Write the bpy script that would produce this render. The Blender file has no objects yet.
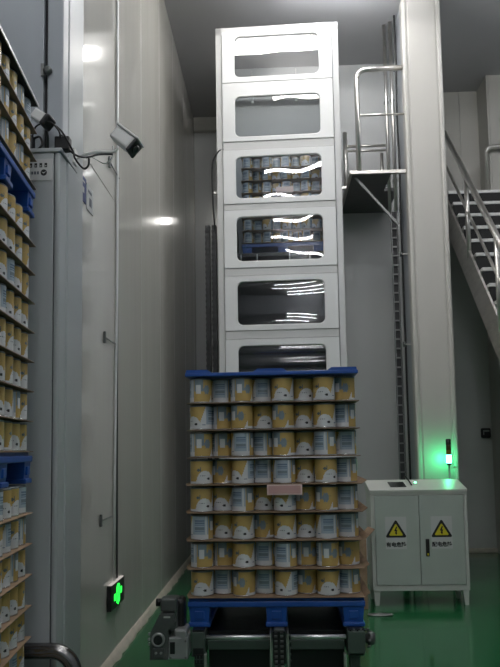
import bpy, bmesh, math, random
from mathutils import Vector, Matrix
random.seed(11)
S = bpy.context.scene
COL = S.collection
R = math.radians
PI = math.pi

# ------------------------------------------------------------------ materials
def new_mat(name):
    m = bpy.data.materials.new(name); m.use_nodes = True
    return m, m.node_tree.nodes, m.node_tree.links

def mat(name, rgb, rough=0.5, metal=0.0, var=0.0, scale=4.0, bump=0.0, bscale=40.0, stretch=(1, 1, 1), spec=0.5, coat=0.0, rvar=0.0, coat_rough=0.1):
    m, N, L = new_mat(name)
    b = N['Principled BSDF']
    b.inputs['Base Color'].default_value = (*rgb, 1)
    b.inputs['Roughness'].default_value = rough
    b.inputs['Metallic'].default_value = metal
    b.inputs['Specular IOR Level'].default_value = spec
    b.inputs['Coat Weight'].default_value = coat
    b.inputs['Coat Roughness'].default_value = coat_rough
    tc = N.new('ShaderNodeTexCoord'); mp = N.new('ShaderNodeMapping')
    mp.inputs['Scale'].default_value = stretch
    L.new(tc.outputs['Object'], mp.inputs['Vector'])
    if var or rvar:
        n = N.new('ShaderNodeTexNoise'); n.inputs['Scale'].default_value = scale; n.inputs['Detail'].default_value = 5
        L.new(mp.outputs[0], n.inputs['Vector'])
        if var:
            r = N.new('ShaderNodeMapRange'); r.inputs[1].default_value = .3; r.inputs[2].default_value = .7
            r.inputs[3].default_value = 1 - var; r.inputs[4].default_value = 1 + var
            L.new(n.outputs['Fac'], r.inputs[0])
            mul = N.new('ShaderNodeVectorMath'); mul.operation = 'SCALE'; mul.inputs[0].default_value = rgb
            L.new(r.outputs[0], mul.inputs['Scale']); L.new(mul.outputs[0], b.inputs['Base Color'])
        if rvar:
            r = N.new('ShaderNodeMapRange'); r.inputs[1].default_value = .3; r.inputs[2].default_value = .7
            r.inputs[3].default_value = max(.02, rough - rvar); r.inputs[4].default_value = rough + rvar
            L.new(n.outputs['Fac'], r.inputs[0]); L.new(r.outputs[0], b.inputs['Roughness'])
    if bump:
        n2 = N.new('ShaderNodeTexNoise'); n2.inputs['Scale'].default_value = bscale; n2.inputs['Detail'].default_value = 3
        L.new(mp.outputs[0], n2.inputs['Vector'])
        bp = N.new('ShaderNodeBump'); bp.inputs['Strength'].default_value = bump; bp.inputs['Distance'].default_value = .02
        L.new(n2.outputs['Fac'], bp.inputs['Height']); L.new(bp.outputs[0], b.inputs['Normal'])
    return m

def emis(name, rgb, strength):
    m, N, L = new_mat(name)
    N.remove(N['Principled BSDF'])
    e = N.new('ShaderNodeEmission'); e.inputs[0].default_value = (*rgb, 1); e.inputs[1].default_value = strength
    L.new(e.outputs[0], N['Material Output'].inputs[0])
    return m

def pane_mat():
    m, N, L = new_mat('clear_polycarbonate')
    N.remove(N['Principled BSDF'])
    t = N.new('ShaderNodeBsdfTransparent'); t.inputs[0].default_value = (.80, .84, .86, 1)
    g = N.new('ShaderNodeBsdfGlossy'); g.inputs['Roughness'].default_value = .003
    f = N.new('ShaderNodeFresnel'); f.inputs[0].default_value = 1.95
    mx = N.new('ShaderNodeMixShader')
    L.new(f.outputs[0], mx.inputs[0]); L.new(t.outputs[0], mx.inputs[1]); L.new(g.outputs[0], mx.inputs[2])
    L.new(mx.outputs[0], N['Material Output'].inputs[0])
    return m

M = dict(
    wall=mat('painted_steel_panel', (.54, .525, .485), .12, var=.035, scale=1.2, stretch=(1, 3, .25), bump=.05, bscale=1.5, spec=.7, rvar=.03),
    wall_cool=mat('cool_painted_panel', (.36, .385, .41), .35, var=.03, scale=1.5, stretch=(3, 1, .3)),
    pier=mat('pier_cladding', (.40, .425, .43), .33, var=.03, scale=1.5, stretch=(4, 4, .3)),
    back=mat('back_wall_panel', (.54, .55, .54), .40, var=.04, scale=1.3, stretch=(1, 1, .4)),
    back_dark=mat('dark_glossy_wall_panel', (.50, .52, .49), .28, var=.05, scale=1.0, stretch=(.5, 1, 1.5), bump=.03, bscale=1.0),
    upper=mat('upper_wall_panel', (.44, .43, .39), .45, var=.04, scale=1.3),
    ceil=mat('ceiling_panel', (.42, .42, .43), .5, var=.05, scale=1.0),
    floor=mat('green_epoxy_floor', (.013, .125, .042), .14, var=.10, scale=1.3, bump=.02, bscale=3, coat=.3, rvar=.05),
    trim=mat('cove_trim', (.50, .46, .38), .5, var=.12, scale=9),
    seam=mat('seam_dark', (.03, .03, .032), .6),
    white=mat('white_powder_coat', (.69, .70, .70), .35, var=.02, scale=3),
    white2=mat('white_frame', (.56, .565, .56), .38, var=.03, scale=3),
    beige=mat('beige_column_cladding', (.49, .475, .44), .33, var=.03, scale=2, stretch=(2, 2, .2)),
    steel=mat('stainless_steel', (.70, .68, .64), .32, metal=1, var=.05, scale=8, rvar=.02),
    steel_plate=mat('brushed_stainless_plate', (.60, .57, .53), .38, metal=.9, var=.10, scale=5, stretch=(1, 1, 4)),
    tread=mat('tread_steel', (.62, .62, .60), .38, metal=.3, var=.06, scale=9),
    riser=mat('shaded_riser_plate', (.010, .010, .010), .7, var=.2, scale=9),  # near-black colour holds the shade between the treads
    grate=mat('platform_plate', (.12, .12, .12), .5, metal=.5, var=.1),
    galv=mat('galvanised_tray', (.20, .205, .20), .45, metal=.7, var=.1, scale=9),
    black=mat('black_plastic', (.010, .010, .011), .4, var=.15),
    rubber=mat('black_rubber', (.010, .010, .010), .6),
    iron=mat('dark_cast_iron', (.115, .122, .118), .36, metal=.4, var=.15, scale=12),
    alu=mat('cast_aluminium', (.34, .35, .34), .42, metal=.4, var=.12, scale=14),
    convgreen=mat('dark_green_conveyor_paint', (.060, .085, .070), .4, var=.1, scale=8),
    roller=mat('chrome_roller', (.92, .92, .92), .42, metal=1),
    hooppaint=mat('worn_dark_steel_pipe', (.24, .235, .23), .2, metal=.9, var=.12, scale=10, stretch=(.4, 3, 1)),
    blue=mat('blue_plastic', (.012, .075, .33), .38, var=.08, scale=6),
    card=mat('brown_cardboard', (.30, .20, .125), .75, var=.18, scale=12),
    card_dark=mat('slip_sheet', (.22, .155, .105), .7, var=.15, scale=12),
    cab=mat('cabinet_frame_paint', (.50, .515, .475), .38, var=.03, scale=4),
    cabdoor=mat('cabinet_door_paint', (.40, .445, .405), .4, var=.03, scale=4),
    label_white=mat('label_vinyl', (.50, .51, .50), .5),
    yellow=mat('warning_yellow', (.60, .52, .02), .5),
    ink=mat('black_ink', (.01, .01, .01), .6),
    inkgray=mat('grey_ink', (.10, .11, .13), .6),
    bluesign=mat('navy_sign', (.02, .04, .16), .45),
    pink=mat('pink_card', (.55, .33, .31), .6, var=.05),
    pink_edge=mat('pale_pink_border', (.68, .52, .48), .6),
    screen=mat('dark_screen', (.02, .025, .022), .15),
    camwhite=mat('camera_white', (.62, .62, .60), .35),
    # can
    c_yel=mat('can_yellow', (.50, .345, .12), .27, var=.06, scale=9),
    c_wht=mat('can_white', (.62, .63, .64), .27),
    c_blu=mat('can_pale_blue', (.36, .43, .50), .27),
    c_lin=mat('can_blue_lines', (.16, .22, .30), .27),
    c_gry=mat('can_grey_blue', (.20, .25, .285), .27),
    c_blk=mat('can_black', (.012, .012, .016), .3),
    c_gre=mat('can_grey_star', (.10, .125, .125), .3),
    lid=mat('translucent_grey_lid', (.16, .175, .18), .22),
    tin=mat('tinplate_rim', (.70, .70, .68), .22, metal=1),
    lamp=emis('lamp_diffuser', (1.0, .97, .93), 11.0),
    lamp_dim=emis('lamp_diffuser_soft', (.97, .975, 1.0), 19.0),
    exit=emis('exit_green', (.02, .95, .06), 1.0),
    exit_white=emis('exit_edge', (1, .93, .85), .22),
    beacon=emis('beacon_green', (.05, 1.0, .34), 38.0),
    beacon_core=emis('beacon_core', (.15, 1.0, .42), 3.0),
    amber=mat('unlit_amber_lens', (.16, .13, .01), .3),
    redlens=mat('unlit_red_lens', (.05, .03, .008), .3),
    pane=pane_mat(),
)

# ------------------------------------------------------------------ mesh helpers
class MB:
    def __init__(s): s.bm = bmesh.new(); s.mats = []
    def mi(s, m):
        m = M[m] if isinstance(m, str) else m
        if m not in s.mats: s.mats.append(m)
        return s.mats.index(m)
    def box(s, x0, x1, y0, y1, z0, z1, m='white', bev=0.0, mx=None, seg=2):
        i = s.mi(m)
        vs = [s.bm.verts.new((x, y, z)) for x in (x0, x1) for y in (y0, y1) for z in (z0, z1)]
        q = [(0, 1, 3, 2), (4, 6, 7, 5), (0, 4, 5, 1), (2, 3, 7, 6), (0, 2, 6, 4), (1, 5, 7, 3)]
        fs = [s.bm.faces.new([vs[k] for k in f]) for f in q]
        for f in fs: f.material_index = i
        if bev:
            es = list({e for f in fs for e in f.edges})
            r = bmesh.ops.bevel(s.bm, geom=es, offset=bev, segments=seg, profile=.5, affect='EDGES')
            fs = list({f for f in fs if f.is_valid} | set(r['faces']))
            for f in fs: f.material_index = i
            vs = list({v for f in fs for v in f.verts})
        if mx is not None: bmesh.ops.transform(s.bm, matrix=mx, verts=vs)
        return s
    def tube(s, pts, r, m='steel', n=12, closed=False, cap=True):
        i = s.mi(m); pts = [Vector(p) for p in pts]; rings = []
        up = None
        for k, p in enumerate(pts):
            a = pts[k - 1] if k else pts[0]; b = pts[k + 1] if k < len(pts) - 1 else pts[-1]
            t = (b - a).normalized()
            if up is None:
                up = Vector((0, 0, 1)) if abs(t.z) < .9 else Vector((0, 1, 0))
            u = t.cross(up).normalized(); w = u.cross(t).normalized(); up = w
            rings.append([s.bm.verts.new(p + (u * math.cos(2 * PI * j / n) + w * math.sin(2 * PI * j / n)) * r) for j in range(n)])
        for A, B in zip(rings, rings[1:]):
            for j in range(n):
                f = s.bm.faces.new((A[j], A[(j + 1) % n], B[(j + 1) % n], B[j])); f.material_index = i; f.smooth = True
        if cap:
            for g in (rings[0], rings[-1][::-1]):
                f = s.bm.faces.new(g); f.material_index = i
        return s
    def lathe(s, prof, m='steel', n=32, mx=None, cap=True):
        """prof: list of (r, z)"""
        i = s.mi(m); rings = []
        for r, z in prof:
            rings.append([s.bm.verts.new((r * math.cos(2 * PI * j / n), r * math.sin(2 * PI * j / n), z)) for j in range(n)])
        for A, B in zip(rings, rings[1:]):
            for j in range(n):
                f = s.bm.faces.new((A[j], A[(j + 1) % n], B[(j + 1) % n], B[j])); f.material_index = i; f.smooth = True
        if cap:
            for g in (rings[0][::-1], rings[-1]):
                f = s.bm.faces.new(g); f.material_index = i
        if mx is not None: bmesh.ops.transform(s.bm, matrix=mx, verts=[v for g in rings for v in g])
        return s
    def prism(s, poly, vec, m='white', mx=None):
        i = s.mi(m); vec = Vector(vec)
        A = [s.bm.verts.new(p) for p in poly]; B = [s.bm.verts.new(Vector(p) + vec) for p in poly]; n = len(A)
        fs = [s.bm.faces.new(A[::-1]), s.bm.faces.new(B)]
        for j in range(n): fs.append(s.bm.faces.new((A[j], A[(j + 1) % n], B[(j + 1) % n], B[j])))
        for f in fs: f.material_index = i
        if mx is not None: bmesh.ops.transform(s.bm, matrix=mx, verts=A + B)
        return s
    def build(s, name, parent=None, loc=None, rot=None):
        bmesh.ops.recalc_face_normals(s.bm, faces=s.bm.faces)
        me = bpy.data.meshes.new(name); s.bm.to_mesh(me); s.bm.free()
        for m in s.mats: me.materials.append(m)
        o = bpy.data.objects.new(name, me); COL.objects.link(o)
        if parent is not None: o.parent = parent
        if loc: o.location = loc
        if rot: o.rotation_euler = rot
        return o

def tag(o, label=None, cat=None, group=None, kind=None):
    if label: o['label'] = label
    if cat: o['category'] = cat
    if group: o['group'] = group
    if kind: o['kind'] = kind
    return o

def thing(name, label, cat, loc=(0, 0, 0), rz=0, group=None):
    o = bpy.data.objects.new(name, None); COL.objects.link(o)
    o.empty_display_size = .1
    o.location = loc; o.rotation_euler = (0, 0, rz)
    return tag(o, label, cat, group)

def struct(mb, name, parent=None, label=None):
    o = mb.build(name, parent); o['kind'] = 'structure'
    if label: o['label'] = label
    return o

def copy_tree(o, parent=None):
    c = o.copy(); COL.objects.link(c); c.parent = parent
    for ch in KIDS.get(o.name, []):
        copy_tree(ch, c)
    return c
KIDS = {}
def index_kids(*roots):
    for r in roots:
        KIDS[r.name] = [o for o in COL.objects if o.parent == r]
        for k in KIDS[r.name]: index_kids(k)

def arc(c, r, a0, a1, n, plane='xz'):
    out = []
    for k in range(n + 1):
        a = R(a0 + (a1 - a0) * k / n)
        if plane == 'xz': out.append((c[0] + r * math.cos(a), c[1], c[2] + r * math.sin(a)))
        else: out.append((c[0], c[1] + r * math.cos(a), c[2] + r * math.sin(a)))
    return out

def bez(p, n=14):
    """smooth curve through the points"""
    p = [Vector(q) for q in p]; out = []
    for k in range(len(p) - 1):
        p0 = p[max(k - 1, 0)]; p1 = p[k]; p2 = p[k + 1]; p3 = p[min(k + 2, len(p) - 1)]
        for j in range(n):
            t = j / n
            out.append(.5 * ((2 * p1) + (p2 - p0) * t + (2 * p0 - 5 * p1 + 4 * p2 - p3) * t * t + (3 * p1 - p0 - 3 * p2 + p3) * t ** 3))
    out.append(p[-1]); return out

def text_mesh(name, body, size, m, parent, loc, rot, extrude=.0006, align='CENTER', bold=0.0):
    cu = bpy.data.curves.new(name, 'FONT'); cu.body = body; cu.size = size; cu.extrude = extrude
    cu.align_x = align; cu.align_y = 'CENTER'; cu.offset = bold
    t = bpy.data.objects.new(name, cu); COL.objects.link(t)
    dg = bpy.context.evaluated_depsgraph_get()
    me = bpy.data.meshes.new_from_object(t.evaluated_get(dg)); me.name = name
    bpy.data.objects.remove(t)
    me.materials.clear(); me.materials.append(M[m])
    o = bpy.data.objects.new(name, me); COL.objects.link(o); o.parent = parent
    o.location = loc; o.rotation_euler = rot
    return o

ORD = ['first', 'second', 'third', 'fourth', 'fifth', 'sixth', 'seventh', 'eighth', 'ninth', 'tenth']

# ------------------------------------------------------------------ room shell
CZ = 7.3                     # ceiling height
WX = -1.31                   # left wall plane
f = MB().box(-4.2, 4.6, -6.5, 12.2, -.1, 0, 'floor'); struct(f, 'floor')
c = MB().box(-4.2, 4.6, -6.5, 12.2, CZ, CZ + .2, 'ceil')
struct(c, 'ceiling')

def panel_wall_x(name, x, y0, y1, z0, z1, w, m, face=1, thick=.12, hsplit=None):
    """wall in the plane X=x, its face towards +X (face=1) or -X"""
    b = MB(); y = y0
    xb = x - face * thick
    b.box(min(xb, x - face * .012), max(xb, x - face * .012), y0, y1, z0, z1, 'seam')
    while y < y1 - .01:
        ye = min(y + w, y1)
        zs = [z0, z1] if not hsplit or y > hsplit[1] else [z0, hsplit[0], z1]
        for a, c_ in zip(zs, zs[1:]):
            b.box(min(x, x - face * .03), max(x, x - face * .03), y + .003, ye - .003, a + .002, c_ - .002, m, bev=.004)
        y = ye
    return struct(b, name)

def panel_wall_y(name, y, x0, x1, z0, z1, w, m, face=-1, thick=.12):
    b = MB(); x = x0
    yb = y - face * thick
    b.box(x0, x1, min(yb, y - face * .012), max(yb, y - face * .012), z0, z1, 'seam')
    while x < x1 - .01:
        xe = min(x + w, x1)
        b.box(x + .002, xe - .002, min(y, y - face * .03), max(y, y - face * .03), z0, z1, m, bev=.003)
        x = xe
    return struct(b, name)

panel_wall_x('wall_left', WX, 4.56, 11.7, 0, CZ, 1.13, 'wall', hsplit=(3.71, 4.9))
panel_wall_y('wall_back_left', 11.6, WX, -.72, 0, CZ, 1.1, 'back')
panel_wall_y('wall_back_center', 10.02, -.72, 2.3, 0, CZ, 3.1, 'back', thick=.1)
panel_wall_y('wall_back_right', 10.95, 2.2, 3.42, 0, 5.2, 3.0, 'back_dark')
panel_wall_y('wall_back_upper_right', 10.93, 2.2, 3.42, 5.2, CZ, .42, 'upper')
panel_wall_y('wall_back_block', 10.45, 3.36, 4.6, 0, CZ, 1.2, 'upper', thick=.5)
b = MB().box(-.72, -.64, 10.12, 11.7, 0, CZ, 'back'); struct(b, 'wall_back_return')
b = MB().box(3.33, 3.358, 10.45, 10.99, 0, CZ, 'upper'); struct(b, 'wall_block_return')
b = MB().box(2.2, 2.3, 10.12, 10.94, 0, CZ, 'back'); struct(b, 'wall_right_return')
panel_wall_x('wall_right', 4.4, -6.5, 10.5, 0, CZ, 1.2, 'wall_cool', face=-1)
panel_wall_y('wall_rear', -6.4, -4.2, 4.4, 0, CZ, 1.2, 'wall_cool', face=1)
panel_wall_x('wall_far_left', -4.0, -6.4, 4.2, 0, CZ, 1.2, 'wall_cool')
# light strip under the ceiling at the back left
b = MB().box(WX + .002, -.722, 11.5, 11.6, CZ - .24, CZ, 'upper', bev=.01); struct(b, 'trim_1')

# partition that meets the left wall and faces the camera
b = MB()
b.box(-4.0, -1.395, 4.10, 4.20, 0, CZ, 'wall_cool', bev=.006)
b.box(-1.395, -1.365, 4.135, 4.20, 0, CZ, 'seam')
b.box(-1.368, -1.268, 4.085, 4.20, 0, CZ, 'wall_cool', bev=.010)
struct(b, 'wall_partition')
b = MB()
b.box(-1.36, -1.262, 4.19, 4.36, 0, CZ, 'pier', bev=.012)
b.box(-1.36, -1.285, 4.36, 4.60, 0, CZ, 'pier', bev=.006)
struct(b, 'wall_partition_end')
# clad pier in front of it, up to the cameras
b = MB()
b.box(-2.4, -1.285, 3.97, 4.08, 0, 3.40, 'pier', bev=.006)
b.box(-1.288, -1.280, 3.98, 4.08, 0, 3.40, 'seam')
b.box(-1.281, -1.245, 3.97, 4.10, 0, 3.40, 'pier', bev=.012)
b.box(-1.281, -1.238, 4.10, 4.28, 0, 3.40, 'pier', bev=.010)
b.box(-1.32, -1.252, 4.28, 4.46, 0, 3.40, 'pier', bev=.010)
b.box(-2.4, -1.235, 3.96, 4.30, 3.40, 3.425, 'pier', bev=.005)
struct(b, 'wall_pier')
# cove trim at the foot of the left wall: an uneven bead of sealant
b = MB(); i = b.mi('trim'); prev = None; n = 90
for k in range(n + 1):
    y = 4.6 + (11.6 - 4.6) * k / n
    w = .048 + .010 * math.sin(k * 1.3) * math.sin(k * .37) + random.uniform(-.005, .005)
    ring = [b.bm.verts.new(p) for p in ((WX + .001, y, .065), (WX + .016, y, .06), (WX + .028, y, .03), (WX + w, y, .012), (WX + w, y, .001))]
    if prev:
        for q in range(4):
            fc = b.bm.faces.new((prev[q], prev[q + 1], ring[q + 1], ring[q])); fc.material_index = i; fc.smooth = True
    prev = ring
struct(b, 'baseboard_left')
b = MB().box(2.3, 3.42, 10.91, 10.95, 0, .07, 'trim', bev=.01); struct(b, 'baseboard_back')

# structural column
b = MB()
X0, X1, Y0, Y1 = 1.690, 2.180, 8.5, 9.15
b.box(X0 + .03, X1 - .03, Y0 + .012, Y1, 0, CZ, 'beige')
b.box(X0 + .075, X1 - .075, Y0, Y0 + .03, 0, CZ, 'beige', bev=.005)
b.box(X0, X0 + .06, Y0 - .004, Y0 + .16, 0, CZ, 'beige', bev=.022, seg=4)
b.box(X1 - .06, X1, Y0 - .004, Y0 + .16, 0, CZ, 'beige', bev=.022, seg=4)
b.box(X0 + .012, X0 + .05, Y0 + .18, Y1 - .05, 0, CZ, 'wall_cool', bev=.005)
struct(b, 'wall_column')

# ------------------------------------------------------------------ ceiling lights
def ceiling_light(mat_, hw_=.05):
    t = thing('ceiling_light', 'long white linear light fixed to the ceiling above the hall', 'ceiling light', group='linear lights on the ceiling')
    MB().box(-.66, .66, -.030, .030, -.190, -.160, 'white', bev=.006).build('housing', t)
    for x in (-.5, .5): MB().tube([(x, 0, 0), (x, 0, -.16)], .006, 'steel', 8).build('rod', t)
    MB().box(-.64, .64, -hw_, hw_, -.260, -.191, mat_, bev=.012).build('diffuser', t)
    return t
la = ceiling_light('lamp', .10); lb = ceiling_light('lamp_dim')
index_kids(la, lb)
SPOTS_A = [(.02, 7.36), (.50, 6.05)]
SPOTS_B = [(3.35, 7.3), (.95, 8.0), (.1, 3.2), (.1, .8), (-.1, -1.4), (.1, -3.6), (0, -5.6), (1.65, 4.5), (2.9, -.2), (-2.6, 1.6), (2.8, -4)]
for src, spots in ((la, SPOTS_A), (lb, SPOTS_B)):
    for k, (x, y) in enumerate(spots):
        o = src if k == 0 else copy_tree(src)
        o.location = (x, y, CZ)

t = thing('added_glint_light', 'added unseen light behind the tower that makes the glint in the left wall', 'added light', (-.815, 11.565, 5.50))  # unseen light, added to put a glint on the left wall
MB().box(-.035, .035, -.03, .03, -.06, .06, 'white', bev=.006).build('housing', t)
MB().box(-.030, .030, -.055, -.031, -.05, .05, 'lamp', bev=.004).build('diffuser', t)

# ------------------------------------------------------------------ can of powder
CR, CH, PITCH, LAYER = .0672, .1500, .1245, .1625
def paint(u, v):
    """material of the label at u (round the can) and v (height)"""
    if u < .455:                                   # front artwork
        hill = .10 + .46 * max(0, 1 - abs((u - .26) / .125) ** 2.4) ** .6
        right = u > .36 and v < .16 + (u - .36) * 8.5
        if v < .045: return 'c_wht'
        if .290 < u < .335 and .17 < v < .27 and ((u - .3125) / .022) ** 2 + ((v - .22) / .05) ** 2 < 1: return 'c_blk'
        if .185 < u < .262 and .33 < v < .375: return 'c_gre' if int(u * 160) % 3 else 'c_wht'
        if u > .40 and .17 < v < .20: return 'c_lin'
        if v < hill or right: return 'c_wht'
        if abs(u - .17) + abs(v - .60) * .35 < .028 or (abs(u - .195) < .008 and .5 < v < .72): return 'c_gre'
        return 'c_yel'
    if u < .70:                                    # ingredients panel
        if u < .47 or .655 < u < .675: return 'c_wht'
        if .12 < v < .145: return 'c_lin'
        if v < .20: return 'c_wht'
        if .40 < v < .52 and .50 < u < .64: return 'c_gry'
        if .50 < u < .645 and .25 < v < .85 and int(v * 22) % 2: return 'c_lin' if v > .55 or v < .40 else 'c_blu'
        return 'c_blu'
    if u < .84:                                    # storage panel with the white box
        if v < .33: return 'c_yel'
        if .735 < u < .805 and .38 < v < .78: return 'c_wht'
        return 'c_gry' if v > .45 and u > .72 else 'c_yel'
    # grey cloud on yellow
    if ((u - .90) / .045) ** 2 + ((v - .55) / .2) ** 2 < 1 + .35 * math.sin(u * 160) * math.cos(v * 17): return 'c_gry'
    if u > .955 and abs(v - .62) < .03 and u < .97: return 'c_gre'
    if u > .94 and v < (u - .94) * 6: return 'c_wht'
    return 'c_yel'

def can_mesh(nu=84, nv=30):
    b = MB(); z0, z1 = .007, .140; rings = []
    for j in range(nv + 1):
        z = z0 + (z1 - z0) * j / nv
        rings.append([b.bm.verts.new((CR * math.cos(2 * PI * k / nu), CR * math.sin(2 * PI * k / nu), z)) for k in range(nu)])
    for j in range(nv):
        for k in range(nu):
            fc = b.bm.faces.new((rings[j][k], rings[j][(k + 1) % nu], rings[j + 1][(k + 1) % nu], rings[j + 1][k]))
            fc.material_index = b.mi(paint((k + .5) / nu, (j + .5) / nv)); fc.smooth = True
    b.bm.faces.new(rings[0][::-1]).material_index = b.mi('tin')
    b.bm.faces.new(rings[-1]).material_index = b.mi('tin')
    return b
can0 = can_mesh().build('powder_can')
MB().lathe([(.064, 0), (.0684, .001), (.0684, .006), (.0668, .0085)], 'tin', 40).build('bottom_rim', can0)
MB().lathe([(.0668, .139), (.0680, .1405), (.0680, .145), (.064, .149), (.058, .150)], 'lid', 40).build('lid', can0)
can_far0 = can_mesh(36, 12)
can_far0.lathe([(.0668, .139), (.0680, .1405), (.0680, .145), (.064, .149), (.058, .150)], 'lid', 24)
can_far0 = can_far0.build('powder_can')
index_kids(can0, can_far0)
FACE = {'F': (.27, 'animal artwork and white hill'), 'L': (.20, 'yellow artwork with the star'), 'G': (.38, 'yellow swirl over white'),
        'S': (.90, 'grey cloud on yellow'), 'B': (.58, 'pale blue text panel'), 'D': (.66, 'blue panel and yellow edge'),
        'C': (.78, 'white box over yellow band')}
used = {id(can0): False, id(can_far0): False}
def place_can(src, M4, code, label, group, jitter=8):
    first = not used[id(src)]; used[id(src)] = True
    o = src if first else copy_tree(src)
    loc = M4 @ Vector((0, 0, 0)); rz = M4.to_euler().z
    o.location = loc
    o.rotation_euler = (0, 0, rz - PI / 2 - 2 * PI * FACE[code][0] + R(random.uniform(-jitter, jitter)))
    tag(o, label, 'can', group)

# ------------------------------------------------------------------ pallets, sheets, stacks
PW, PD, PH = 1.03, 1.20, .165
def make_pallet():
    t = thing('plastic_pallet', 'x', 'pallet')
    d = MB(); d.box(-PW / 2, PW / 2, 0, PD, PH - .052, PH - .018, 'blue', bev=.006)
    for k in range(7):
        y = .02 + k * .172
        d.box(-PW / 2 + .004, PW / 2 - .004, y, y + .14, PH - .02, PH, 'blue', bev=.003)
    d.build('deck', t)
    for ix, x in enumerate((-PW / 2, -.065, PW / 2 - .135)):
        for iy, y in enumerate((.004, PD / 2 - .07, PD - .144)):
            q = MB()
            w = .135
            q.prism([(x + .006, y + .006, PH - .052), (x + w - .006, y + .006, PH - .052), (x + w - .014, y + .012, .026), (x + .014, y + .012, .026)], (0, .12, 0), 'blue')
            q.box(x + .040, x + w - .040, y - .001, y + .014, .045, PH - .075, 'blue', bev=.004)   # moulded rib panel
            q.build('foot', t)
    for x in (-PW / 2, -.065, PW / 2 - .135):
        MB().box(x + .004, x + .131, .002, PD - .002, 0, .026, 'blue', bev=.006).build('runner', t)
    return t
pallet0 = make_pallet(); index_kids(pallet0)
def place_pallet(origin, rz, z, label, state=[False]):
    o = pallet0 if not state[0] else copy_tree(pallet0); state[0] = True
    o.location = (origin[0], origin[1], z); o.rotation_euler = (0, 0, rz)
    tag(o, label, 'pallet', 'blue plastic pallets under the stacks of cans')
    return o

def sheet_mesh(kind):
    b = MB(); m = 'card' if kind else 'card_dark'
    x0, x1, y0, y1 = -PW / 2 + .004, PW / 2 - .002, -.004, PD - .02
    t = .0045
    nx = 40; i = b.mi(m)
    def zf(x, y):
        return .0015 + (.0012 * math.sin(x * 31 + kind) if kind else 0)
    b.box(x0, x1, y0, y1, 0, t, m)
    if kind == 1:    # turned-up flaps at the side edges, bent corner in front
        b.prism([(x1, y0 + .002, 0), (x1 + .035 * kind, y0 + .03, .020), (x1 + .030, y1 - .1, .026), (x1, y1, 0)], (0, 0, .003), m)
        b.prism([(x0, y0 + .002, 0), (x0 - .012, y0 + .03, .010), (x0 - .014, y1 - .1, .016), (x0, y1, 0)], (0, 0, .003), m)
        b.prism([(x0, y0, .001), (x1, y0, .001), (x1 - .01, y0 - .010, .0035), (x0 + .01, y0 - .010, .0035)], (0, 0, .002), m)
    return b
sheets = [sheet_mesh(k).build('cardboard_sheet') for k in range(3)]
sheet_used = [False] * 3
def place_sheet(kind, origin, rz, z, label, group):
    o = sheets[kind] if not sheet_used[kind] else copy_tree(sheets[kind]); sheet_used[kind] = True
    o.location = (origin[0], origin[1], z); o.rotation_euler = (0, 0, rz)
    tag(o, label, 'cardboard sheet', group)
index_kids(*sheets)

def stack(origin, rz, z0, rows, cols, src, canlabel, sheetlabel, group, kindf, flush=False):
    """rows: list (bottom to top) of 8-letter codes; cols: which of the eight are built"""
    T = Matrix.Translation((origin[0], origin[1], 0)) @ Matrix.Rotation(rz, 4, 'Z')
    for j, code in enumerate(rows):
        zb = z0 + j * LAYER
        place_sheet(kindf(j), origin, rz, zb + .0005, sheetlabel(j), group + ' sheets')
        for k in cols:
            x = (k - 3.5) * PITCH + random.uniform(-.0006, .0006)
            y = .012 + CR + (0 if (k + 0) % 2 == 0 else .060)
            if flush: x = (k - 4) * .1410; y = .012 + CR
            M4 = T @ Matrix.Translation((x, y, zb + .0055))
            place_can(src, M4, code[k], canlabel(j, k, code[k]), group)

# central stack on the conveyor -------------------------------------------------
FO, FR, FZ = (-.018, 4.155), R(-.8), .600
place_pallet(FO, FR, FZ, 'blue plastic pallet under the central stack, resting on the conveyor')
ROWS = ['CBCBFLFS', 'GCSLSFFD', 'CCBDSFDB', 'LSGBBFLD', 'LFDFGSSB', 'BFFSFFBB', 'CCFBDCCS', 'FBSBGSFD'][::-1]
def lab_front(j, k, c):
    side = ('%s from left' % ORD[k]) if k < 4 else ('%s from right' % ORD[7 - k])
    side = {'first from left': 'leftmost', 'first from right': 'rightmost'}.get(side, side)
    row = 'top layer' if j == 7 else ('bottom layer' if j == 0 else '%s layer down' % ORD[7 - j])
    return '%s can, %s, %s of central stack' % (FACE[c][1], side, row)
stack(FO, FR, FZ + PH, ROWS, range(8), can0, lab_front,
      lambda j: 'brown cardboard sheet under the %s of the central stack' % ('top layer' if j == 7 else 'bottom layer' if j == 0 else '%s layer down' % ORD[7 - j]),
      'cans of the central stack', lambda j: 1 if j < 5 else 0)
zt = FZ + PH + 8 * LAYER
t = thing('pallet_cap', 'blue plastic cap plate with raised pads on top of the central stack', 'cap plate', (FO[0], FO[1], zt), FR)
MB().box(-PW / 2 - .004, PW / 2 - .004, -.012, PD, 0, .022, 'blue', bev=.004).build('plate', t)
for x0, x1 in ((-.515, -.355), (-.115, .095), (.325, .505)):
    for y0, y1 in ((-.010, .15), (.52, .68), (1.03, 1.19)):
        MB().prism([(x0, y0, .020), (x1, y0, .020), (x1 - (.03 if x1 < .5 else .004), y0, .040), (x0 + (.03 if x0 > -.5 else .004), y0, .040)], (0, y1 - y0, 0), 'blue').build('pad', t)
# pink card on the face of the stack
t = thing('pink_card', 'pink card with pale border stuck across the fourth layer of the central stack', 'card', (.045, 4.135, 1.388), FR)
MB().box(-.103, .103, -.004, .004, -.030, .030, 'pink_edge', bev=.001).build('border', t)
MB().box(-.094, .094, -.006, -.0041, -.022, .023, 'pink').build('face', t)

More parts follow.
